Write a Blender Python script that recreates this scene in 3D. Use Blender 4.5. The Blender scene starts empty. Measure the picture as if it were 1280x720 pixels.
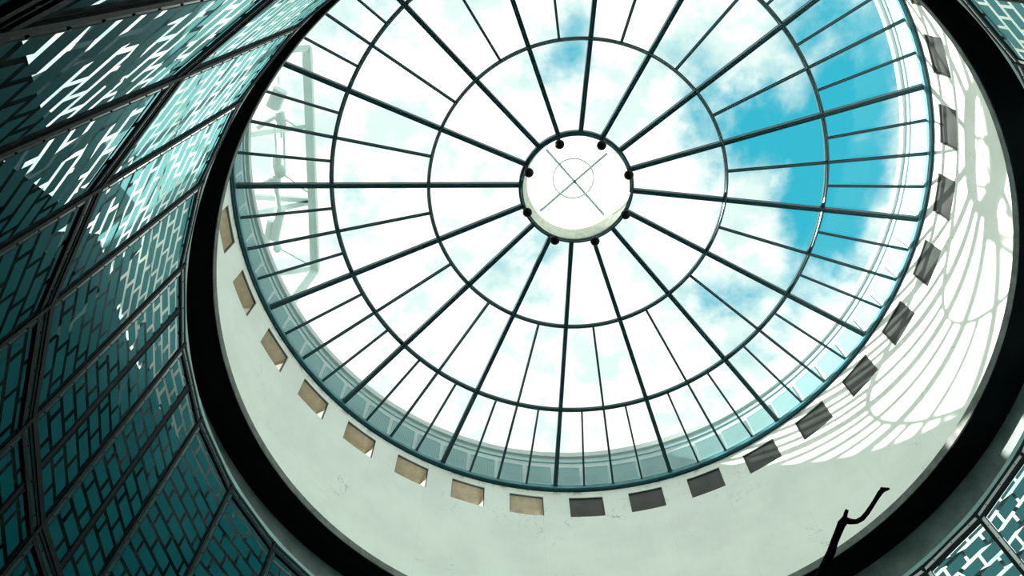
import bpy, bmesh, math, random
from math import sin, cos, pi, radians as R, degrees, hypot, atan2, sqrt
from mathutils import Vector, Matrix

random.seed(7)
SC = bpy.context.scene
C = SC.collection
G = 1.6                      # eye height; heights below are given from the eye

# ------------------------------------------------------------------ camera
CX, CY = -1.66326, -5.65817  # the eye stands off the axis of the rotunda
RIGHT = Vector((0.999988933, 0.0, -0.004704696))
DOWN = Vector((-0.001826828, 0.92153349, -0.388294591))
FWD = Vector((0.004335535, 0.388298888, 0.921523291))
cam_d = bpy.data.cameras.new('camera'); cam = bpy.data.objects.new('camera', cam_d); C.objects.link(cam)
cam_d.sensor_width = 36; cam_d.lens = 1039.989 / 1280 * 36; cam_d.clip_end = 500; cam_d.clip_start = .05
m = Matrix.Identity(4)
for i in range(3):
    m[i][0] = RIGHT[i]; m[i][1] = -DOWN[i]; m[i][2] = -FWD[i]
m[0][3], m[1][3], m[2][3] = CX, CY, G
cam.matrix_world = m
SC.camera = cam

def at(px, py, z):
    """the point of the horizontal plane z seen at a pixel of the photograph"""
    d = RIGHT * ((px - 640) / 1039.989) + DOWN * ((py - 360) / 1039.989) + FWD
    t = z / d.z
    return Vector((CX + d.x * t, CY + d.y * t, z + G))

# ------------------------------------------------------------------ light
SC.view_settings.view_transform = 'Standard'; SC.view_settings.look = 'None'
SC.view_settings.exposure = 0.22; SC.view_settings.gamma = 1.0; SC.view_settings.use_curve_mapping = False
SC.cycles.transparent_max_bounces = 24; SC.cycles.max_bounces = 10; SC.cycles.diffuse_bounces = 6
SC.cycles.sample_clamp_indirect = 6

SUN_TO = -13.0               # the way the sunlight travels, in plan
SUN_TAN = 0.455               # and its steepness
sd = bpy.data.lights.new('sun', 'SUN'); sun = bpy.data.objects.new('sun', sd); C.objects.link(sun)
sd.energy = 13.0; sd.angle = R(0.6); sd.color = (1, .93, .86)
dv = Vector((cos(R(SUN_TO)), sin(R(SUN_TO)), -SUN_TAN))
sun.rotation_euler = dv.to_track_quat('-Z', 'Y').to_euler(); sun.location = (-30, 12, 45)

W = bpy.data.worlds.new('sky'); SC.world = W; W.use_nodes = True
nt = W.node_tree; N = nt.nodes; L = nt.links; N.clear()
def nn(t, nodes=None, **k):
    n = (nodes or N).new(t)
    for a, b in k.items(): setattr(n, a, b)
    return n
def mth(op, a, b=None, c=None, tree=None, clamp=False):
    t = tree or nt; n = t.nodes.new('ShaderNodeMath'); n.operation = op; n.use_clamp = clamp
    for i, v in enumerate((a, b, c)):
        if v is None: continue
        if isinstance(v, (int, float)): n.inputs[i].default_value = v
        else: t.links.new(v, n.inputs[i])
    return n.outputs[0]
tc = nn('ShaderNodeTexCoord'); sp = nn('ShaderNodeSeparateXYZ'); L.new(tc.outputs['Generated'], sp.inputs[0])
zc = mth('MAXIMUM', sp.outputs[2], 0.12)
ux = mth('DIVIDE', sp.outputs[0], zc); uy = mth('DIVIDE', sp.outputs[1], zc)
cb = nn('ShaderNodeCombineXYZ'); L.new(ux, cb.inputs[0]); L.new(uy, cb.inputs[1])
def noise(scale, detail, rough, dist=0.0, off=(0, 0, 0)):
    mp = nn('ShaderNodeMapping'); mp.inputs['Location'].default_value = off; L.new(cb.outputs[0], mp.inputs[0])
    n = nn('ShaderNodeTexNoise'); n.inputs['Scale'].default_value = scale; n.inputs['Detail'].default_value = detail
    n.inputs['Roughness'].default_value = rough; n.inputs['Distortion'].default_value = dist
    L.new(mp.outputs[0], n.inputs['Vector']); return n.outputs[0]
n1 = noise(7.5, 8, .56, .2, (.3, .1, 0)); n2 = noise(28, 6, .6, .3)
fld = mth('ADD', mth('MULTIPLY', mth('SUBTRACT', n1, .5), 2.8), mth('MULTIPLY', mth('SUBTRACT', n2, .5), .55))
def blob(x, y, rx, ry, amp):
    a = mth('POWER', mth('DIVIDE', mth('SUBTRACT', ux, x), rx), 2.0)
    b = mth('POWER', mth('DIVIDE', mth('SUBTRACT', uy, y), ry), 2.0)
    return mth('MULTIPLY', mth('EXPONENT', mth('MULTIPLY', mth('ADD', a, b), -1)), amp)
clear = 0.0
for bl in ((.42, .14, .085, .17, 1.15), (.33, .235, .09, .05, .9), (.385, .33, .07, .08, .8), (.27, .16, .05, .04, .5),
           (.20, .15, .05, .05, .55), (.25, .45, .06, .035, .55), (.30, .42, .05, .03, .5), (.05, .13, .07, .09, .45), (.36, .46, .05, .05, .4)):
    clear = mth('ADD', clear, blob(*bl))
cov = mth('SUBTRACT', mth('ADD', fld, 0.62), clear)
mr = nn('ShaderNodeMapRange', interpolation_type='SMOOTHSTEP'); L.new(cov, mr.inputs[0])
mr.inputs[1].default_value = -.45; mr.inputs[2].default_value = .55
mx = nn('ShaderNodeMix', data_type='RGBA'); L.new(mr.outputs[0], mx.inputs[0])
mx.inputs[6].default_value = (.028, .33, .44, 1)
n3 = noise(11, 5, .6, .2, (2, 5, 0)); v3 = nn('ShaderNodeMapRange', interpolation_type='SMOOTHSTEP'); L.new(n3, v3.inputs[0]); v3.inputs[1].default_value = .38; v3.inputs[2].default_value = .62
cl = nn('ShaderNodeMix', data_type='RGBA'); L.new(v3.outputs[0], cl.inputs[0]); cl.inputs[6].default_value = (.56, .66, .63, 1); cl.inputs[7].default_value = (1.0, .93, .84, 1)
L.new(cl.outputs[2], mx.inputs[7])
up = nn('ShaderNodeMapRange'); L.new(sp.outputs[2], up.inputs[0]); up.inputs[1].default_value = -.05; up.inputs[2].default_value = .12
up.inputs[3].default_value = .12; up.inputs[4].default_value = 1.0
hz = nn('ShaderNodeMix', data_type='RGBA'); hz.blend_type = 'MULTIPLY'; hz.inputs[0].default_value = 1
L.new(mx.outputs[2], hz.inputs[6]); L.new(up.outputs[0], hz.inputs[7])
bg = nn('ShaderNodeBackground'); bg.inputs[1].default_value = 1.35; L.new(hz.outputs[2], bg.inputs[0])
wo = nn('ShaderNodeOutputWorld'); L.new(bg.outputs[0], wo.inputs[0])

# ------------------------------------------------------------------ materials
def mat(name, col, rough=.6, metal=0.0, noise_amt=0.0, nscale=6, bump=0.0, col2=None, spec=.5):
    m = bpy.data.materials.new(name); m.use_nodes = True; t = m.node_tree; b = t.nodes['Principled BSDF']
    b.inputs['Roughness'].default_value = rough; b.inputs['Metallic'].default_value = metal
    b.inputs['Specular IOR Level'].default_value = spec
    b.inputs['Base Color'].default_value = (*col, 1)
    if noise_amt or col2:
        tcn = t.nodes.new('ShaderNodeTexCoord'); n = t.nodes.new('ShaderNodeTexNoise')
        n.inputs['Scale'].default_value = nscale; n.inputs['Detail'].default_value = 6; n.inputs['Roughness'].default_value = .6
        t.links.new(tcn.outputs['Object'], n.inputs['Vector'])
        mxx = t.nodes.new('ShaderNodeMix'); mxx.data_type = 'RGBA'
        c2 = col2 or tuple(c * (1 - noise_amt) for c in col)
        mxx.inputs[6].default_value = (*col, 1); mxx.inputs[7].default_value = (*c2, 1)
        r = t.nodes.new('ShaderNodeMapRange'); r.inputs[1].default_value = .35; r.inputs[2].default_value = .7
        t.links.new(n.outputs[0], r.inputs[0]); t.links.new(r.outputs[0], mxx.inputs[0]); t.links.new(mxx.outputs[2], b.inputs['Base Color'])
        if bump:
            bp = t.nodes.new('ShaderNodeBump'); bp.inputs['Strength'].default_value = bump; bp.inputs['Distance'].default_value = .02
            t.links.new(n.outputs[0], bp.inputs['Height']); t.links.new(bp.outputs[0], b.inputs['Normal'])
    return m

def plaster_mat():
    m = bpy.data.materials.new('white_plaster'); m.use_nodes = True; t = m.node_tree; b = t.nodes['Principled BSDF']
    b.inputs['Roughness'].default_value = .85; b.inputs['Specular IOR Level'].default_value = .2
    tcn = t.nodes.new('ShaderNodeTexCoord'); s = t.nodes.new('ShaderNodeSeparateXYZ'); t.links.new(tcn.outputs['Object'], s.inputs[0])
    ang = mth('ARCTAN2', s.outputs[1], s.outputs[0], tree=t)
    # drum coordinates: arc length, height
    cc = t.nodes.new('ShaderNodeCombineXYZ'); t.links.new(mth('MULTIPLY', ang, 8.0, tree=t), cc.inputs[0]); t.links.new(s.outputs[2], cc.inputs[1])
    def nz(sc, det, ro, dist=0.0):
        n = t.nodes.new('ShaderNodeTexNoise'); n.inputs['Scale'].default_value = sc; n.inputs['Detail'].default_value = det
        n.inputs['Roughness'].default_value = ro; n.inputs['Distortion'].default_value = dist; t.links.new(cc.outputs[0], n.inputs['Vector']); return n.outputs[0]
    def rng(v, a, b_, c=0., d=1.):
        r = t.nodes.new('ShaderNodeMapRange'); t.links.new(v, r.inputs[0]); r.interpolation_type = 'SMOOTHSTEP'
        for i, q in enumerate((a, b_, c, d)): r.inputs[i + 1].default_value = q
        return r.outputs[0]
    blotch = rng(nz(.7, 6, .6), .35, .7, 0, .10)
    specks = rng(nz(5.5, 5, .65), .70, .80, 0, .30)
    fine = rng(nz(22, 3, .6), .70, .80, 0, .16)
    # hairline cracks: where a noise passes its middle value, only in some places
    w = mth('ABSOLUTE', mth('SUBTRACT', nz(.55, 5, .6, .6), .5, tree=t), tree=t)
    crack = mth('MULTIPLY', rng(w, 0.0, .004, .45, 0.0), rng(nz(.5, 2, .5), .52, .62), tree=t)
    # formwork joints, one each panel
    fr = mth('ABSOLUTE', mth('SUBTRACT', mth('FRACT', mth('MULTIPLY', ang, 32 / (2 * pi), tree=t), tree=t), .5, tree=t), tree=t)
    joint = mth('MULTIPLY', rng(fr, .0, .008, .10, 0.), rng(nz(1.1, 3, .5), .42, .55), tree=t)
    # worn edge under the curb
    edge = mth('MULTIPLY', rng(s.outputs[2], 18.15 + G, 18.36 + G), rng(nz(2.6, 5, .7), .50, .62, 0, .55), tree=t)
    tot = blotch
    for v in (specks, fine, crack, joint, edge): tot = mth('ADD', tot, v, tree=t, clamp=True)
    mxx = t.nodes.new('ShaderNodeMix'); mxx.data_type = 'RGBA'; t.links.new(tot, mxx.inputs[0])
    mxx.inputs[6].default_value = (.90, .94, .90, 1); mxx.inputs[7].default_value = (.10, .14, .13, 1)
    t.links.new(mxx.outputs[2], b.inputs['Base Color'])
    return m

def glass_mat(name, tint=(1, 1, 1), gloss=.06, rough=.02, milky=0.0):
    m = bpy.data.materials.new(name); m.use_nodes = True; t = m.node_tree; t.nodes.clear()
    tr = t.nodes.new('ShaderNodeBsdfTransparent'); tr.inputs[0].default_value = (*tint, 1)
    gl = t.nodes.new('ShaderNodeBsdfGlossy'); gl.inputs['Roughness'].default_value = rough; gl.inputs[0].default_value = (.9, .95, .95, 1)
    mx = t.nodes.new('ShaderNodeMixShader'); mx.inputs[0].default_value = gloss
    t.links.new(tr.outputs[0], mx.inputs[1]); t.links.new(gl.outputs[0], mx.inputs[2]); o = mx.outputs[0]
    if milky:
        ts = t.nodes.new('ShaderNodeBsdfTranslucent'); ts.inputs[0].default_value = (.95, 1, .95, 1)
        m2 = t.nodes.new('ShaderNodeMixShader'); m2.inputs[0].default_value = milky
        t.links.new(o, m2.inputs[1]); t.links.new(ts.outputs[0], m2.inputs[2]); o = m2.outputs[0]
    out = t.nodes.new('ShaderNodeOutputMaterial'); t.links.new(o, out.inputs[0]); return m

def tile_mat():
    m = bpy.data.materials.new('teal_enamel'); m.use_nodes = True; t = m.node_tree; b = t.nodes['Principled BSDF']
    b.inputs['Roughness'].default_value = .5; b.inputs['Specular IOR Level'].default_value = .03
    tcn = t.nodes.new('ShaderNodeTexCoord'); n = t.nodes.new('ShaderNodeTexNoise'); n.inputs['Scale'].default_value = 5
    n.inputs['Detail'].default_value = 5; t.links.new(tcn.outputs['Object'], n.inputs['Vector'])
    c = t.nodes.new('ShaderNodeMix'); c.data_type = 'RGBA'; t.links.new(n.outputs[0], c.inputs[0])
    c.inputs[6].default_value = (.001, .19, .24, 1); c.inputs[7].default_value = (.003, .28, .34, 1)
    t.links.new(c.outputs[2], b.inputs['Base Color'])
    ts = t.nodes.new('ShaderNodeBsdfTranslucent'); ts.inputs[0].default_value = (.17, .42, .44, 1)
    mx = t.nodes.new('ShaderNodeMixShader'); mx.inputs[0].default_value = .42
    t.links.new(b.outputs[0], mx.inputs[1]); t.links.new(ts.outputs[0], mx.inputs[2])
    t.links.new(mx.outputs[0], t.nodes['Material Output'].inputs[0]); return m

def cap_mat():
    m = mat('cap_strip', (.05, .22, .24), .5, 0, .15, 5, spec=.1); t = m.node_tree
    ts = t.nodes.new('ShaderNodeBsdfTranslucent'); ts.inputs[0].default_value = (.85, 1, .96, 1)
    mx = t.nodes.new('ShaderNodeMixShader'); mx.inputs[0].default_value = .6
    t.links.new(t.nodes['Principled BSDF'].outputs[0], mx.inputs[1]); t.links.new(ts.outputs[0], mx.inputs[2])
    t.links.new(mx.outputs[0], t.nodes['Material Output'].inputs[0]); return m

M = dict(
    plaster=plaster_mat(),
    steel=mat('dark_teal_steel', (.006, .045, .058), .5, .0, spec=.35),
    rail=mat('hoop_steel', (.03, .07, .08), .22, .7),
    curb=mat('curb_paint', (.06, .27, .32), .4, 0, .5, 3),
    black=mat('soffit_black', (.003, .004, .005), .8, 0, spec=.1),  # soffit is near-black all over
    lip=mat('lip_concrete', (.22, .25, .24), .9, 0, .5, 5, .2),
    fascia=mat('grey_fascia_plaster', (.25, .30, .30), .85, 0, .35, 2.5, .2, spec=.2),
    ledge=mat('ledge_paint', (.34, .60, .60), .5, 0, .2, 4),
    parapet=mat('parapet_sheet', (.50, .58, .58), .5, 0, .12, 2),
    slat=mat('grille_slat', (.30, .52, .55), .5),
    frame=mat('panel_frame', (.003, .014, .018), .6, spec=.12),
    cap=cap_mat(),
    bolt=mat('bolt_black', (.004, .008, .01), .5),
    tile=tile_mat(),
    pane=glass_mat('screen_glass', (.93, .99, .98), .007, .05),
    dome=glass_mat('skylight_glass', (.97, 1, .99), .02, .02),
    milky=glass_mat('milky_glass', (.93, 1, .97), .02, .1, .35),
    lantern=mat('lantern_lining', (.62, .64, .58), .6, 0, .3, 9),
    cross=mat('lantern_bar', (.62, .78, .74), .6),
    ball=mat('black_ball', (.001, .0015, .002), .5, spec=.08),
    ventpane=mat('vent_pane', (.035, .042, .040), .28, 0, .5, 2.2, spec=.35),
    ventlining=mat('vent_lining', (.56, .53, .42), .8, 0, .4, 3),
    ventframe=mat('vent_frame', (.05, .06, .055), .5),
    dark=mat('dark_backing', (.004, .012, .016), .9, 0, spec=.1),
    floor=mat('dark_stone', (.03, .04, .045), .6, 0, .3, 2),
    bounce_terrace=mat('bounce_paving', (.70, .74, .72), .9, 0, .15, 1),
    brace=mat('brace_steel', (.008, .05, .06), .6),
    crane=mat('crane_hazed', (.72, .88, .86), .5, 0, .15, 2),  # steel paled in its base colour to imitate sky glare
    bark=mat('silhouette_bark', (.006, .005, .005), .9, 0, .5, 30, .6, spec=.1),  # near-black base colour carries the branch's backlit silhouette
)

# ------------------------------------------------------------------ mesh helpers
class MB:
    def __init__(s): s.v = []; s.f = []
    def quad(s, *p):
        n = len(s.v); s.v += [tuple(q) for q in p]; s.f.append(tuple(range(n, n + len(p))))
    def hexa(s, p):          # 8 points: bottom 4 then top 4
        n = len(s.v); s.v += [tuple(q) for q in p]
        for f in ((3, 2, 1, 0), (4, 5, 6, 7), (0, 1, 5, 4), (1, 2, 6, 5), (2, 3, 7, 6), (3, 0, 4, 7)):
            s.f.append(tuple(n + i for i in f))
    def box(s, x0, x1, y0, y1, z0, z1):
        s.hexa([(x0, y0, z0), (x1, y0, z0), (x1, y1, z0), (x0, y1, z0), (x0, y0, z1), (x1, y0, z1), (x1, y1, z1), (x0, y1, z1)])
    def beam(s, a, b, w, h, up=(0, 0, 1), ox=0, oz=0):
        a, b = Vector(a), Vector(b); d = (b - a).normalized(); sx = d.cross(Vector(up)).normalized(); uz = sx.cross(d)
        def c(p, i, j): return p + sx * (ox + i * w / 2) + uz * (oz + j * h / 2)
        s.hexa([c(a, -1, -1), c(a, 1, -1), c(b, 1, -1), c(b, -1, -1), c(a, -1, 1), c(a, 1, 1), c(b, 1, 1), c(b, -1, 1)])
    def ring(s, prof, n=256, a0=0., a1=360., close=True):
        """closed (r, z) outline turned about the axis, a0..a1 degrees"""
        full = abs(a1 - a0) >= 359.9; k = n if full else n + 1; b = len(s.v); q = len(prof)
        for i in range(k):
            t = R(a0 + (a1 - a0) * i / n)
            for r, z in prof: s.v.append((r * cos(t), r * sin(t), z + G))
        for i in range(n):
            for j in range(q if close else q - 1):
                i2 = (i + 1) % k; j2 = (j + 1) % q
                s.f.append((b + i * q + j, b + i2 * q + j, b + i2 * q + j2, b + i * q + j2))
        if not full and close:
            s.f.append(tuple(b + j for j in range(q))); s.f.append(tuple(b + n * q + j for j in reversed(range(q))))
    def tube(s, pts, rad, n=10, cap=True):
        pts = [Vector(p) for p in pts]; b = len(s.v); rr = rad if isinstance(rad, (list, tuple)) else [rad] * len(pts)
        pu = None
        for i, p in enumerate(pts):
            d = (pts[min(i + 1, len(pts) - 1)] - pts[max(i - 1, 0)]).normalized()
            u = (pu - d * pu.dot(d)).normalized() if pu else d.orthogonal().normalized()
            pu = u; w = d.cross(u)
            for k in range(n):
                t = 2 * pi * k / n; s.v.append(tuple(p + (u * cos(t) + w * sin(t)) * rr[i]))
        for i in range(len(pts) - 1):
            for k in range(n):
                s.f.append((b + i * n + k, b + i * n + (k + 1) % n, b + (i + 1) * n + (k + 1) % n, b + (i + 1) * n + k))
        if cap:
            s.f.append(tuple(b + k for k in reversed(range(n)))); s.f.append(tuple(b + (len(pts) - 1) * n + k for k in range(n)))
    def ball(s, c, r, n=14):
        c = Vector(c); pr = [(r * sin(pi * i / n), -r * cos(pi * i / n)) for i in range(n + 1)]; b = len(s.v); q = n + 1; k = 2 * n
        for i in range(k):
            t = 2 * pi * i / k
            for a, z in pr: s.v.append((c.x + a * cos(t), c.y + a * sin(t), c.z + z))
        for i in range(k):
            for j in range(n): s.f.append((b + i * q + j, b + ((i + 1) % k) * q + j, b + ((i + 1) % k) * q + j + 1, b + i * q + j + 1))
    def mesh(s, name, mt, smooth=False, fix=True):
        me = bpy.data.meshes.new(name); me.from_pydata(s.v, [], s.f); me.update()
        if fix:
            bm = bmesh.new(); bm.from_mesh(me); bmesh.ops.remove_doubles(bm, verts=bm.verts, dist=1e-5)
            bmesh.ops.recalc_face_normals(bm, faces=bm.faces); bm.to_mesh(me); bm.free()
        me.materials.append(mt)
        if smooth:
            for p in me.polygons: p.use_smooth = True
            try: me.set_sharp_from_angle(angle=R(35))
            except Exception: pass
        return me
    def build(s, name, mt, parent=None, smooth=False, fix=True):
        o = bpy.data.objects.new(name, s.mesh(name, mt, smooth, fix)); C.objects.link(o); o.parent = parent; return o
def link(name, me, parent=None, loc=(0, 0, 0), rz=0):
    o = bpy.data.objects.new(name, me); C.objects.link(o); o.parent = parent; o.location = loc; o.rotation_euler = (0, 0, rz); return o
def tag(o, label, cat, group=None, kind=None):
    o['label'] = label; o['category'] = cat
    if group: o['group'] = group
    if kind: o['kind'] = kind
    return o
def empty(name, loc=(0, 0, 0), rz=0):
    o = bpy.data.objects.new(name, None); C.objects.link(o); o.location = loc; o.rotation_euler = (0, 0, rz); o.empty_display_size = .2; return o
def struct(o): o['kind'] = 'structure'; return o
def pol(r, deg, z): return Vector((r * cos(R(deg)), r * sin(R(deg)), z + G))
def up_to(n):
    return ['first', 'second', 'third', 'fourth', 'fifth', 'sixth', 'seventh', 'eighth', 'ninth', 'tenth', 'eleventh', 'twelfth', 'thirteenth',
            'fourteenth', 'fifteenth', 'sixteenth', 'seventeenth', 'eighteenth', 'nineteenth', 'twentieth'][n]
def px(p):
    d = Vector(p) - Vector((CX, CY, G)); z = d.dot(FWD)
    if z < .1: return (-9e3, -9e3)
    return (640 + 1039.989 * d.dot(RIGHT) / z, 360 + 1039.989 * d.dot(DOWN) / z)
def seen(p, mrg=10):
    x, y = px(p); return -mrg < x < 1280 + mrg and -mrg < y < 720 + mrg

A0 = 182.99; ST = 11.25      # joint angles: A0 - ST*j
RS, ZT = 6.30, 10.66         # facade radius and its top
PH = 4.0                     # height of one panel row

# ------------------------------------------------------------------ the setting
RD, ZR = 8.0, 18.36          # drum radius and top of its wall
VM = range(0, 20)            # vents in view
mb = MB(); ze = [13.6, 14.4, 16.0, 17.33, 18.11, ZR]; te = [-5.625, -4.4, -3.2, -1.6, 0, 1.6, 3.2, 4.4, 5.625]
RO = 8.60
for b in range(32):
    c = 177.37 - ST * b
    for i in range(len(te) - 1):
        a, d = c + te[i], c + te[i + 1]
        hi_ = 188 < (c % 360) < 317  # wall cut short on the unseen side to let sky light in
        for j in range(2 if hi_ else 0, len(ze) - 1):
            if b in VM and j == 3 and 2 <= i <= 5: continue
            mb.quad(pol(RD, a, ze[j]), pol(RD, d, ze[j]), pol(RD, d, ze[j + 1]), pol(RD, a, ze[j + 1]))
        for j in range(2 if hi_ else 0, len(ze) - 1):
            if b in range(8) and j == 3 and 2 <= i <= 5: continue      # these vents go right through the wall
            mb.quad(pol(RO, a, ze[j]), pol(RO, a, ze[j + 1]), pol(RO, d, ze[j + 1]), pol(RO, d, ze[j]))
        mb.quad(pol(RD, a, ZR), pol(RD, d, ZR), pol(RO, d, ZR), pol(RO, a, ZR))
        zb_ = ze[2] if hi_ else ze[0]
        mb.quad(pol(RD, a, zb_), pol(RO, a, zb_), pol(RO, d, zb_), pol(RD, d, zb_))
struct(mb.build('wall_drum', M['plaster'], fix=False))

# slab, turned up to meet the drum; unseen side steepened so sky brightens panels
LO = [(6.285, 11.93), (6.285, 12.08), (6.95, 12.10), (7.5, 12.88), (8.10, 13.72), (8.32, 13.56), (7.7, 12.75), (7.05, 11.93)]
HI = [(6.285, 11.93), (6.285, 12.08), (7.00, 12.10), (7.25, 14.9), (8.10, 16.1), (8.32, 15.9), (7.4, 14.7), (7.05, 11.93)]
def steep(th):
    t = th % 360             # 165..185 rises, 320..340 falls
    v = min(max((t - 165) / 20, 0), 1) if t < 250 else min(max((340 - t) / 20, 0), 1)
    return v * v * (3 - 2 * v)
mb = MB(); n_ = 192
for i in range(n_):
    v = steep(i * 360 / n_)
    for p, q in zip(LO, HI): mb.v.append(tuple(pol(p[0] + (q[0] - p[0]) * v, i * 360 / n_, p[1] + (q[1] - p[1]) * v)))
for i in range(n_):
    for j in range(8): mb.f.append((i * 8 + j, ((i + 1) % n_) * 8 + j, ((i + 1) % n_) * 8 + (j + 1) % 8, i * 8 + (j + 1) % 8))
struct(mb.build('trim_1', M['plaster']))
mb = MB(); mb.ring([(6.275, 11.925), (6.275, 12.085), (6.285, 12.085), (6.285, 11.925)]); struct(mb.build('trim_4', M['lip']))      # its edge
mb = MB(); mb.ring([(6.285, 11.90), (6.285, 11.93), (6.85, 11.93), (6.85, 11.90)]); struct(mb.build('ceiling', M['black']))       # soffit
mb = MB(); mb.ring([(6.85, 11.24), (6.85, 11.93), (6.95, 11.93), (6.95, 11.24)]); struct(mb.build('wall_fascia', M['fascia'], smooth=True))
mb = MB(); mb.ring([(6.96, 11.24), (6.96, 11.94), (7.0, 11.94), (7.0, 11.24)]); struct(mb.build('trim_5', M['plaster']))  # white facing added behind the fascia to brighten the panel gaps
mb = MB(); mb.ring([(6.365, 10.665), (6.925, 11.245), (6.94, 11.225), (6.375, 10.64)]); struct(mb.build('trim_6', M['plaster']))  # white liner added under the apron so gaps by the ring look brighter
mb = MB(); mb.ring([(6.27, 10.67), (6.27, 10.75), (6.30, 10.77), (6.86, 11.30), (6.90, 11.26), (6.34, 10.67)]); struct(mb.build('trim_2', M['ledge'], smooth=False))
mb = MB(); mb.ring([(.02, -1.75), (.02, -1.6), (6.9, -1.6), (6.9, -1.75)], 64); struct(mb.build('floor', M['floor']))
mb = MB(); mb.ring([(7.0, 3.6), (7.0, 3.8), (26, 3.8), (26, 3.6)], 96); struct(mb.build('bounce_terrace', M['bounce_terrace']))  # unseen pale floor added outside to bounce sunlight up to the soffit

# dark building behind the foot of the screens: top edge steps bay by bay
mb = MB()
for j in range(32):
    a = A0 - ST * j; d = a - ST; m_ = ((a + d) / 2 + 180) % 360 - 180
    if -177 < m_ < -165: h0, h1 = 8.2, 10.0
    elif -165 <= m_ < -154: h0, h1 = 7.5, 9.4
    elif -154 <= m_ < -143: h0, h1 = 6.2, 8.4
    elif -143 <= m_ < -132: h0, h1 = 5.2, 6.9
    elif -132 <= m_ < -121: h0, h1 = 4.3, 5.9
    elif m_ < -60: h0 = h1 = 4.2
    elif m_ < 0: h0 = h1 = 7.0
    elif m_ < 60: h0, h1 = 8.6, 8.6
    elif m_ < 130: h0 = h1 = 8.8
    else: h0, h1 = 9.0, 9.8
    # h0 at the lower-angle side (d), h1 at the higher-angle side (a)
    p = [pol(6.85, a, -1.6), pol(6.85, d, -1.6), pol(7.0, d, -1.6), pol(7.0, a, -1.6), pol(6.85, a, h0 if m_ > -178 and m_ < -121 else h1), pol(6.85, d, h1 if m_ > -178 and m_ < -121 else h0), None, None]
    p[6] = Vector((p[5].x * 7.0 / 6.85, p[5].y * 7.0 / 6.85, p[5].z)); p[7] = Vector((p[4].x * 7.0 / 6.85, p[4].y * 7.0 / 6.85, p[4].z))
    mb.hexa(p)
struct(mb.build('wall_outer', M['dark']))

# dark block added outside the screens to keep sun and sky off them
mb = MB()
for a in range(112, 184, 8):
    p = [pol(9.2, a, 3.8), pol(9.2, a + 8, 3.8), pol(14, a + 8, 3.8), pol(14, a, 3.8), pol(9.2, a, 14.5), pol(9.2, a + 8, 14.5), pol(14, a + 8, 14.5), pol(14, a, 14.5)]
    mb.hexa(p)
struct(mb.build('wall_sun_blocker', M['dark']))

# ------------------------------------------------------------------ glass screen panels
PW = 2 * RS * sin(R(ST / 2))
def me_frame():
    mb = MB(); w = PW / 2
    mb.box(-w - .008, -w + .034, -.034, -.004, 0, PH)                  # joint post
    mb.box(-w + .098, -w + .108, -.016, .002, .06, PH - .2)
    mb.box(w - .030, w - .018, -.016, .002, .06, PH - .2)
    mb.box(-w + .034, w - .009, -.03, .03, 0, .085)                 # foot rail
    mb.box(-w + .034, w - .009, -.02, .03, PH - .045, PH)
    mb.box(-w + .034, w - .009, -.02, .03, PH - .175, PH - .115)
    return mb.mesh('frame', M['frame'])
def me_cap():
    mb = MB(); w = PW / 2; mb.quad((-w + .034, -.014, .085), (-w + .098, -.014, .085), (-w + .098, -.014, PH - .175), (-w + .034, -.014, PH - .175)); return mb.mesh('cap_strip', M['cap'])
def me_rail():
    mb = MB(); w = PW / 2; mb.quad((-w + .034, -.010, PH - .115), (w - .03, -.010, PH - .115), (w - .03, -.010, PH - .045), (-w + .034, -.010, PH - .045)); return mb.mesh('head_strip', M['cap'])
def me_midpost():
    mb = MB(); mb.box(-.045, -.033, -.02, .03, .08, PH - .2); mb.box(.033, .045, -.02, .03, .08, PH - .2)
    mb.box(-.033, .033, -.01, .02, .08, PH - .2); return mb.mesh('middle_post', M['frame'])
def me_bolt():
    mb = MB(); mb.tube([(0, 0, 0), (0, -.012, 0)], .0085, 8); return mb.mesh('bolt', M['bolt'])
def me_glass():
    mb = MB(); w = PW / 2; mb.box(-w + .108, w - .03, .002, .010, .085, PH - .175); return mb.mesh('glass_pane', M['pane'])
def me_tiles(seed, mid, half=0):
    rnd = random.Random(seed); mb = MB(); w = PW / 2
    cols = [(-w + .118, w - .036)] if not mid else [(-w + .118, -.055), (.055, w - .036)]
    if mid: cols = [cols[half]]
    tw, g, th, gz = .345, .052, .195, .064
    for ci, (x0, x1) in enumerate(cols):
        z = .10; r = 0
        while z + .05 < PH - .22:
            z1 = min(z + th, PH - .215)
            x = x0 - (tw + g) * (.5 if (r + ci) % 2 else 0.03)
            if mid: x = x0 - (tw + g) * (.62 if r % 2 else .18)
            while x < x1:
                a, b_ = max(x, x0), min(x + tw, x1)
                if b_ - a > .05:
                    dx = rnd.uniform(-.004, .004)
                    a += dx * (a > x0); b_ += dx * (b_ < x1); mb.quad((a, 0, z), (b_, 0, z), (b_, 0, z1), (a, 0, z1))      # enamel printed on the glass
                x += tw + g
            z += th + gz; r += 1
    return mb.mesh('tile_pattern', M['tile'])
ME = dict(frame=me_frame(), cap=me_cap(), rail=me_rail(), mid=me_midpost(), bolt=me_bolt(), glass=me_glass())
TILES = [me_tiles(s, False) for s in range(3)]; TILES_MID = [me_tiles(9, True, 0), me_tiles(10, True, 1)]
covered = set()
sides = {'left': [], 'lower right': [], 'upper right': []}
for row in range(3):
    for j in range(32):
        a = A0 - ST * j; mid = a - ST / 2; md = (mid + 180) % 360 - 180
        ztop = ZT - PH * row
        ok = any(seen(pol(RS, a - ST * u / 8, ztop - PH * v / 10)) for u in range(9) for v in range(11))
        if ok:
            side = 'left' if (md > 120 or md < -100) else ('lower right' if md > 0 else 'upper right')
            sides[side].append((row, j, a, md))
            covered.add((row, j))
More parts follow.
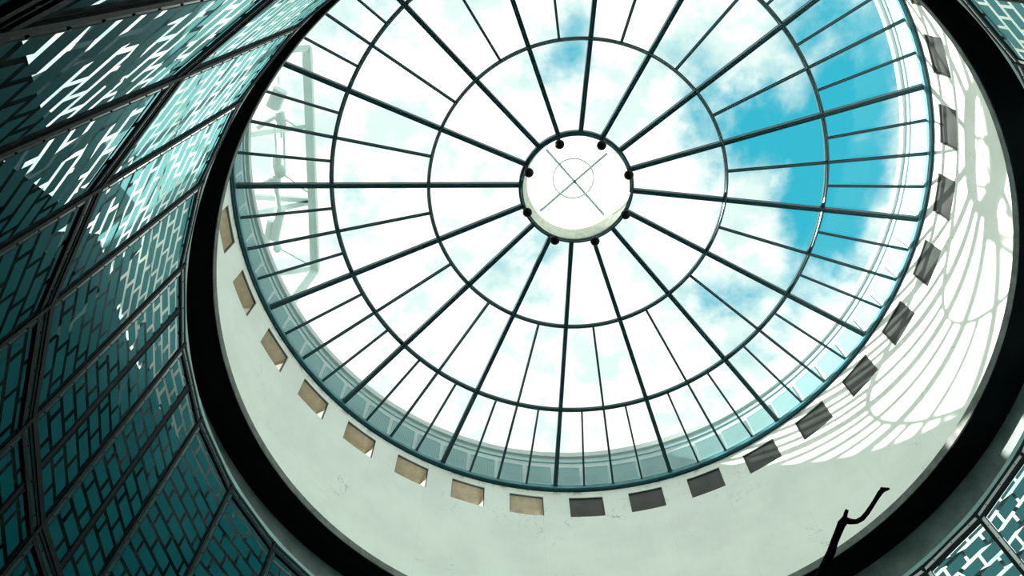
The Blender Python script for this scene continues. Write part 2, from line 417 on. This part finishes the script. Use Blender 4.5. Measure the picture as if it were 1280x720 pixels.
def order(e):                # from the top of the photograph down
    md = e[3]; return -((md + 360) % 360) if (md > 120 or md < -100) else md
k = 0
for side, lst in sides.items():
    for row in range(3):
        rl = sorted([e for e in lst if e[0] == row], key=order)
        for i, (_, j, a, md) in enumerate(rl):
            c = pol(RS * cos(R(ST / 2)), a - ST / 2, ZT - PH * (row + 1))
            root = empty('glass_panel', c, R(a - ST / 2 - 90))
            where = ('touching the ring' if row == 0 else ('in second row from ring' if row == 1 else 'in third row from ring'))
            if side == 'left': lab = 'teal brick-patterned glass panel %s, %s from top on left' % (where, up_to(i))
            elif side == 'lower right': lab = 'teal brick-patterned glass panel %s at lower right, %s from top' % (where, up_to(i))
            else: lab = 'teal brick-patterned glass panel %s at upper right, %s from top' % (where, up_to(i))
            if len(rl) == 1: lab = 'teal brick-patterned glass panel %s, in the %s corner' % (where, side)
            tag(root, lab, 'panel', 'glass panels round the rotunda')
            mm = j in (31, 0) and row < 2
            link('frame', ME['frame'], root); cp = link('cap_strip', ME['cap'], root); cp['label'] = 'pale bolted strip'
            hs = link('head_strip', ME['rail'], root); hs['label'] = 'pale strip along the head'
            if mm: link('middle_post', ME['mid'], root)
            [link('tile_pattern', q, root) for q in (TILES_MID if mm else [TILES[k % 3]])]
            link('glass_pane', ME['glass'], root)
            for q in range(13): link('bolt', ME['bolt'], cp, (-PW / 2 + .066, -.02, .22 + q * .285))
            for q in range(3): link('bolt', ME['bolt'], hs, (-PW / 2 + .25 + q * .40, -.012, PH - .08))
            k += 1
mb = MB()                    # plain wall where the photograph does not look
for row in range(3):
    for j in range(32):
        if (row, j) in covered: continue
        a = A0 - ST * j; z1 = ZT - PH * row + .04; z0 = z1 - PH if row < 2 else -1.6
        p = [pol(6.3, a, z0), pol(6.3, a - ST, z0), pol(6.45, a - ST, z0), pol(6.45, a, z0), pol(6.3, a, z1), pol(6.3, a - ST, z1), pol(6.45, a - ST, z1), pol(6.45, a, z1)]
        mb.hexa(p)
struct(mb.build('wall_lower', M['dark']))

# steel lattice standing just outside the left screens
def lattice(js, label, zs, zd):
    lat = tag(empty('bracing', (0, 0, G + 3.8)), label, 'bracing')
    def lbeam(name, a, b, w=.10, h=.10):
        mb = MB(); o = Vector((0, 0, G + 3.8)); mb.beam(Vector(a) - o, Vector(b) - o, w, h, (a[0], a[1], 0.01)); return mb.build(name, M['brace'], lat)
    RB = 7.12
    for j in js:
        a_ = (A0 - ST * j + 180) % 360 - 180; d_ = a_ - ST
        for z in zs: lbeam('rail', pol(RB, a_, z + .25), pol(RB, d_, z - .25), .07, .07)
        lbeam('diagonal', pol(RB, d_ + 1, zd[0]), pol(RB, a_ - 1, zd[1]), .075, .07)
lattice((25, 26, 27, 28, 29, 30, 31), 'dark steel bracing behind the patterned glass panels at upper left', (5.6, 7.1, 8.8, 10.3), (5.0, 11.2))
lattice((0, 1, 2, 3, 4), 'dark steel bracing behind the patterned glass panels at lower left', (9.6, 10.4, 11.0), (9.0, 11.2))
lattice((12, 13, 14, 15), 'dark steel bracing behind the patterned glass panels at lower right', (8.9, 9.7, 10.5, 11.0), (8.6, 11.2))

# ------------------------------------------------------------------ vents in the drum wall
zc_ = (17.33 + 18.11) / 2; vw = 8.0 * R(3.2)
fb = MB(); hh = .39
for x0, x1, z0, z1 in ((-vw, vw, -hh, -hh + .022), (-vw, vw, hh - .022, hh), (-vw, -vw + .022, -hh, hh), (vw - .022, vw, -hh, hh)): fb.box(x0 + .003, x1 - .003, .02, .06, z0, z1)
fme = fb.mesh('frame', M['ventframe'])
lb = MB(); xo = vw * RO / RD; yo = RO - 8.0 * cos(R(3.2))
for q in range(4):
    t0, t1 = -3.2 + 1.6 * q, -1.6 + 1.6 * q
    def lp(rr, t, z): return (rr * sin(R(t)), rr * cos(R(t)) - 8.0 * cos(R(3.2)), z)
    lb.quad(lp(8, t0, -hh), lp(8, t1, -hh), lp(RO, t1, -hh), lp(RO, t0, -hh)); lb.quad(lp(8, t0, hh), lp(8, t1, hh), lp(RO, t1, hh), lp(RO, t0, hh))
for t in (-3.2, 3.2): lb.quad(lp(8, t, -hh), lp(RO, t, -hh), lp(RO, t, hh), lp(8, t, hh))
lme = lb.mesh('lining', M['ventlining'])
pb = MB(); pb.box(-vw + .02, vw - .02, .045, .06, -hh + .02, hh - .02); pme = pb.mesh('pane', M['ventpane'])
for n in VM:
    th = 177.37 - ST * n
    o = empty('wall_vent', pol(8.0 * cos(R(3.2)), th, zc_), R(th - 90))
    look = 'beige open' if n <= 7 else 'dark grey'
    if n == 0: lab = 'beige open rectangular vent at the left end of the row in the white drum wall'
    elif n == 19: lab = 'rectangular wall vent at the upper right end of the row, cut by the frame'
    elif n == 8: lab = 'dark grey rectangular vent at the very bottom of the curved row of wall vents'
    else: lab = '%s rectangular wall vent, %s counting from the left end of the row' % (look, up_to(n))
    tag(o, lab, 'vent', 'vents in the white drum wall')
    link('frame', fme, o); link('lining', lme, o)
    if n > 7: link('pane', pme, o)

# ------------------------------------------------------------------ skylight
ZS = 18.504                  # foot of the glass
R2, Z2, R1, Z1, R0, Z0 = 5.812, 18.944, 3.576, 19.35, 1.377, 19.768
sky = tag(empty('skylight_dome', (0, 0, G + ZS)), 'round glass skylight of dark steel spokes and hoops over the white drum', 'skylight')
OFF = Vector((0, 0, G + ZS))
def sky_build(mb, name, mt, par=sky, smooth=False, fix=True):
    mb.v = [(x, y, z - G - ZS) for x, y, z in mb.v]; o = mb.build(name, mt, None, smooth, fix)
    o.parent = par; return o
def spoke(k, r_in, z_in, w, h, kind):
    th = A0 - 5.625 * k; t = th; a = pol(r_in, th, z_in); b = pol(RD + .02, th, ZS)
    mb = MB(); s_ = (b - a).normalized().cross(Vector((0, 0, 1))).normalized(); upv = s_.cross((b - a).normalized())
    if kind == 'major':
        mb.beam(a, b, w, h * .25, oz=h * .40); mb.beam(a, b, w * .34, h * .8); mb.beam(a, b, w * .22, h, ox=-w * .39); mb.beam(a, b, w * .22, h, ox=w * .39)
    else:
        mb.beam(a, b, w, h * .3, oz=h * .36); mb.beam(a, b, w * .35, h * .8); mb.beam(a, b, w * .8, h * .2, oz=-h * .42)
    mb.beam(b - (b - a).normalized() * .10, b, w * 1.7, h * 1.1)         # shoe on the curb
    return sky_build(mb, 'rafter', M['steel'], fix=False)
for k_ in range(64):
    if k_ % 4 == 0: spoke(k_, R0 - .02, Z0, .105, .15, 'major')
    elif k_ % 2 == 0: spoke(k_, R1, Z1, .058, .11, 'minor')
    else: spoke(k_, R2, Z2, .05, .10, 'minor')
for r, z, w in ((R1, Z1, .04), (R2, Z2, .045)):
    mb = MB(); mb.ring([(r - w, z - .045), (r + w, z - .045), (r + w, z + .04), (r - w, z + .04)], 192); h_ = sky_build(mb, 'hoop', M['steel'], smooth=True)
    mb = MB(); mb.tube([pol(r, t * 3, z - .06) for t in range(121)], .024, 8, False); sky_build(mb, 'round_rail', M['rail'], smooth=True).parent = h_
# curb: two rails with a sloping apron between them
mb = MB(); mb.ring([(7.90, 18.40), (7.90, 18.50), (8.02, 18.54), (8.02, 18.40)]); cu = sky_build(mb, 'curb', M['curb'], smooth=True)
for r, z in ((7.93, 18.385), (7.985, 18.365)):
    mb = MB(); mb.ring([(r - .012, z - .02), (r + .012, z - .02), (r + .012, z + .02), (r - .012, z + .02)]); sky_build(mb, 'curb_rail', M['steel']).parent = cu
# glass, one ring of panes to each tier
for ra, za, rb, zb in ((R0, Z0, R1, Z1), (R1, Z1, R2, Z2), (R2, Z2, 8.0, ZS)):
    mb = MB(); e = .085
    mb.ring([(ra + .03, za + e), (rb - .01, zb + e), (rb - .01, zb + e + .012), (ra + .03, za + e + .012)], 64); sky_build(mb, 'glass_panes', M['dome'])
# lantern in the middle
mb = MB(); mb.ring([(1.345, 19.68), (1.345, 19.86), (1.41, 19.86), (1.41, 19.68)], 96); lan = sky_build(mb, 'hub_ring', M['steel'], smooth=True)
mb = MB(); mb.tube([pol(1.33, t * 5, 19.66) for t in range(73)], .03, 10, False); sky_build(mb, 'hub_rail', M['rail'], smooth=True).parent = lan
mb = MB(); mb.ring([(1.33, 19.78), (1.20, 20.14), (1.22, 20.16), (1.345, 19.80)], 96); ll = sky_build(mb, 'lantern_lining', M['lantern'], smooth=True); ll.parent = lan
mb = MB(); mb.ring([(.001, 20.15), (.001, 20.165), (1.215, 20.165), (1.215, 20.15)], 96); sky_build(mb, 'lantern_glass', M['milky']).parent = lan
def arm(x, y): 
    p = at(x, y, 20.13); return p
cc_ = at(716.6, 223, 20.13)
for pa, pb_ in (((682.9, 187), (754.9, 268.5)), ((759, 191.5), (675, 264))):
    mb = MB(); mb.beam(arm(*pa), arm(*pb_), .055, .02); sky_build(mb, 'cross_bar', M['cross']).parent = lan
mb = MB(); mb.tube([(cc_.x + .505 * cos(R(t * 6)), cc_.y + .505 * sin(R(t * 6)), cc_.z) for t in range(61)], .020, 6, False); sky_build(mb, 'circle_bar', M['cross']).parent = lan
for q in range(8):
    th = A0 - 22.5 - 45 * q; 
    mb = MB(); c = pol(1.285, th - 1.5, 19.22); mb.ball(c, .115); mb.tube([c, pol(1.37, th, 19.70)], .035, 8); sky_build(mb, 'ball_end', M['ball'], smooth=True).parent = lan

# ------------------------------------------------------------------ parapet with grilles outside the glass
par = tag(empty('parapet', (0, 0, G + 18.36)), 'pale sheet-metal parapet ring with slatted grilles standing outside the skylight glass', 'parapet')
def par_build(mb, name, mt, p=par, smooth=False):
    mb.v = [(x, y, z - G - 18.36) for x, y, z in mb.v]; o = mb.build(name, mt, None, smooth); o.parent = p; return o
mb = MB(); mb.ring([(8.14, 18.36), (8.14, 20.1), (8.28, 20.1), (8.28, 18.36)]); par_build(mb, 'sheet', M['parapet'], smooth=True)
mb = MB(); mb.ring([(8.06, 20.1), (8.06, 20.3), (8.34, 20.3), (8.34, 20.1)]); cop = par_build(mb, 'coping', M['parapet'], smooth=True)
mb = MB(); mb.ring([(8.10, 19.86), (8.10, 19.92), (8.14, 19.92), (8.14, 19.86)]); par_build(mb, 'rail', M['slat'], smooth=True)
mb = MB(); hw = 8.1 * sin(R(2.45))
mb.box(-hw, hw, -.006, .03, 0, .03); mb.box(-hw, hw, -.006, .03, .80, .83); mb.box(-hw, -hw + .025, -.006, .03, .03, .80); mb.box(hw - .025, hw, -.006, .03, .03, .80)
for i in range(17):
    x = -hw + .05 + i * (2 * hw - .1) / 16; mb.box(x - .009, x + .009, -.004, .018, .03, .80)
gme = mb.mesh('grille', M['slat'])
for b in range(64):
    th = A0 - 2.8125 - 5.625 * b
    p = pol(8.10, th, 18.80); link('grille', gme, par, (p.x, p.y, p.z - G - 18.36), R(th - 90))

# ------------------------------------------------------------------ gantry on the roof, beyond the glass at left
ZG = 23.0
g0 = at(390, 250, ZG)
gan = tag(empty('roof_gantry', (g0.x, g0.y, G + 20.3)), 'pale steel gantry with hanging gear seen through the glass at left', 'gantry')
def gb(name, a, b, w, h, z=ZG, zb=None, mt='crane', par_=gan):
    mb = MB(); o = Vector((g0.x, g0.y, G + 20.3)); mb.beam(at(*a, z) - o, at(*b, z if zb is None else zb) - o, w, h); ob = mb.build(name, M[mt]); ob.parent = par_; return ob
gb('long_beam', (384, 60), (394, 338), .22, .26)
gb('cross_beam', (300, 63), (388, 61), .12, .2)
gb('cross_beam', (270, 175), (391, 156), .12, .2)
gb('cross_beam', (270, 352), (394, 334), .14, .2)
gb('strut', (280, 244), (388, 250), .13, .16)
gb('strut', (270, 277), (388, 252), .15, .16)
for a, b in (((348, 96), (352, 172)), ((342, 120), (346, 200)), ((355, 165), (356, 215))): gb('cable', a, b, .05, .05, 22.6)
def gt(name, a, b, r, z=22.3, n=10):
    mb = MB(); o = Vector((g0.x, g0.y, G + 20.3)); mb.tube([at(*a, z) - o, at(*b, z) - o], r, n); ob = mb.build(name, M['crane'], None, True); ob.parent = gan; return ob
gt('winch_drum', (350, 112), (340, 134), .20); gt('winch_drum', (349, 140), (352, 158), .14)
gt('piston', (346, 196), (345, 232), .13); gt('piston', (351, 262), (343, 300), .13); gt('piston', (338, 276), (332, 306), .11)
gt('rod', (345, 232), (350, 268), .06); gt('rod', (350, 218), (322, 234), .06); gt('rod', (352, 216), (384, 240), .02); gt('rod', (345, 145), (322, 160), .06)
gt('rod', (350, 145), (388, 170), .02); gt('rod', (352, 312), (388, 332), .02)
mb = MB(); o_ = Vector((g0.x, g0.y, G + 20.3)); mb.ball(at(349, 214, 22.3) - o_, .20, 8); mb.build('pulley', M['crane'], gan, True)
mb = MB(); mb.ball(at(346, 310, 22.3) - o_, .14, 8); mb.build('pulley', M['crane'], gan, True)
for a in ((384, 60), (394, 338)):
    q = at(*a, ZG); 
    mb = MB()
    t_ = atan2(q.y, q.x); foot = Vector((8.6 * cos(t_), 8.6 * sin(t_), G + 12.1 + 6.26)); mb.beam(q - o_, foot - o_, .16, .16, (1, 0, 0.1)); mb.build('leg', M['crane'], gan)

# ------------------------------------------------------------------ bare branch in front, lower right
br = tag(empty('bare_branch', at(1000, 740, 4.6)), 'black bare forked branch sticking up in front of the ring at lower right', 'branch')
bo = br.location.copy()
def bp(x, y, z): return at(x, y, z) - bo
mb = MB()
trunk = [bp(900, 1100, 3.0), bp(990, 800, 4.2), bp(1012, 748, 4.5), bp(1024, 722, 4.6), bp(1033, 703, 4.7), bp(1039, 690, 4.75), bp(1043, 677, 4.8), bp(1048, 665, 4.85), bp(1052, 655, 4.9), bp(1056, 650, 4.92), bp(1063, 652, 4.95), bp(1071, 652, 5.0), bp(1078, 648, 5.0), bp(1084, 641, 5.05), bp(1090, 632, 5.1), bp(1095, 624, 5.15), bp(1100, 616, 5.2), bp(1104, 612, 5.2), bp(1111, 611, 5.22)]
rad = [.05, .038, .034, .033, .031, .030, .0265, .027, .030, .029, .021, .018, .018, .0175, .016, .016, .019, .020, .009]
mb.tube(trunk, rad, 12)
mb.build('limb', M['bark'], br, True)
mb = MB(); mb.tube([bp(1054, 656, 4.9), bp(1056, 647, 4.93), bp(1057.5, 641, 4.95), bp(1059, 637, 4.96)], [.024, .016, .014, .012], 10); mb.build('stub', M['bark'], br, True)
mb = MB(); mb.tube([bp(1103, 614, 5.2), bp(1102, 611, 5.2), bp(1101.5, 609.5, 5.2)], [.014, .012, .007], 8); mb.build('twig', M['bark'], br, True)
mb = MB(); mb.tube([bp(1042, 683, 4.75), bp(1037, 683, 4.75)], [.014, .007], 8); mb.build('twig', M['bark'], br, True)
mb = MB(); mb.tube([bp(1052, 657, 4.9), bp(1048.5, 652, 4.9)], [.014, .007], 8); mb.build('twig', M['bark'], br, True)
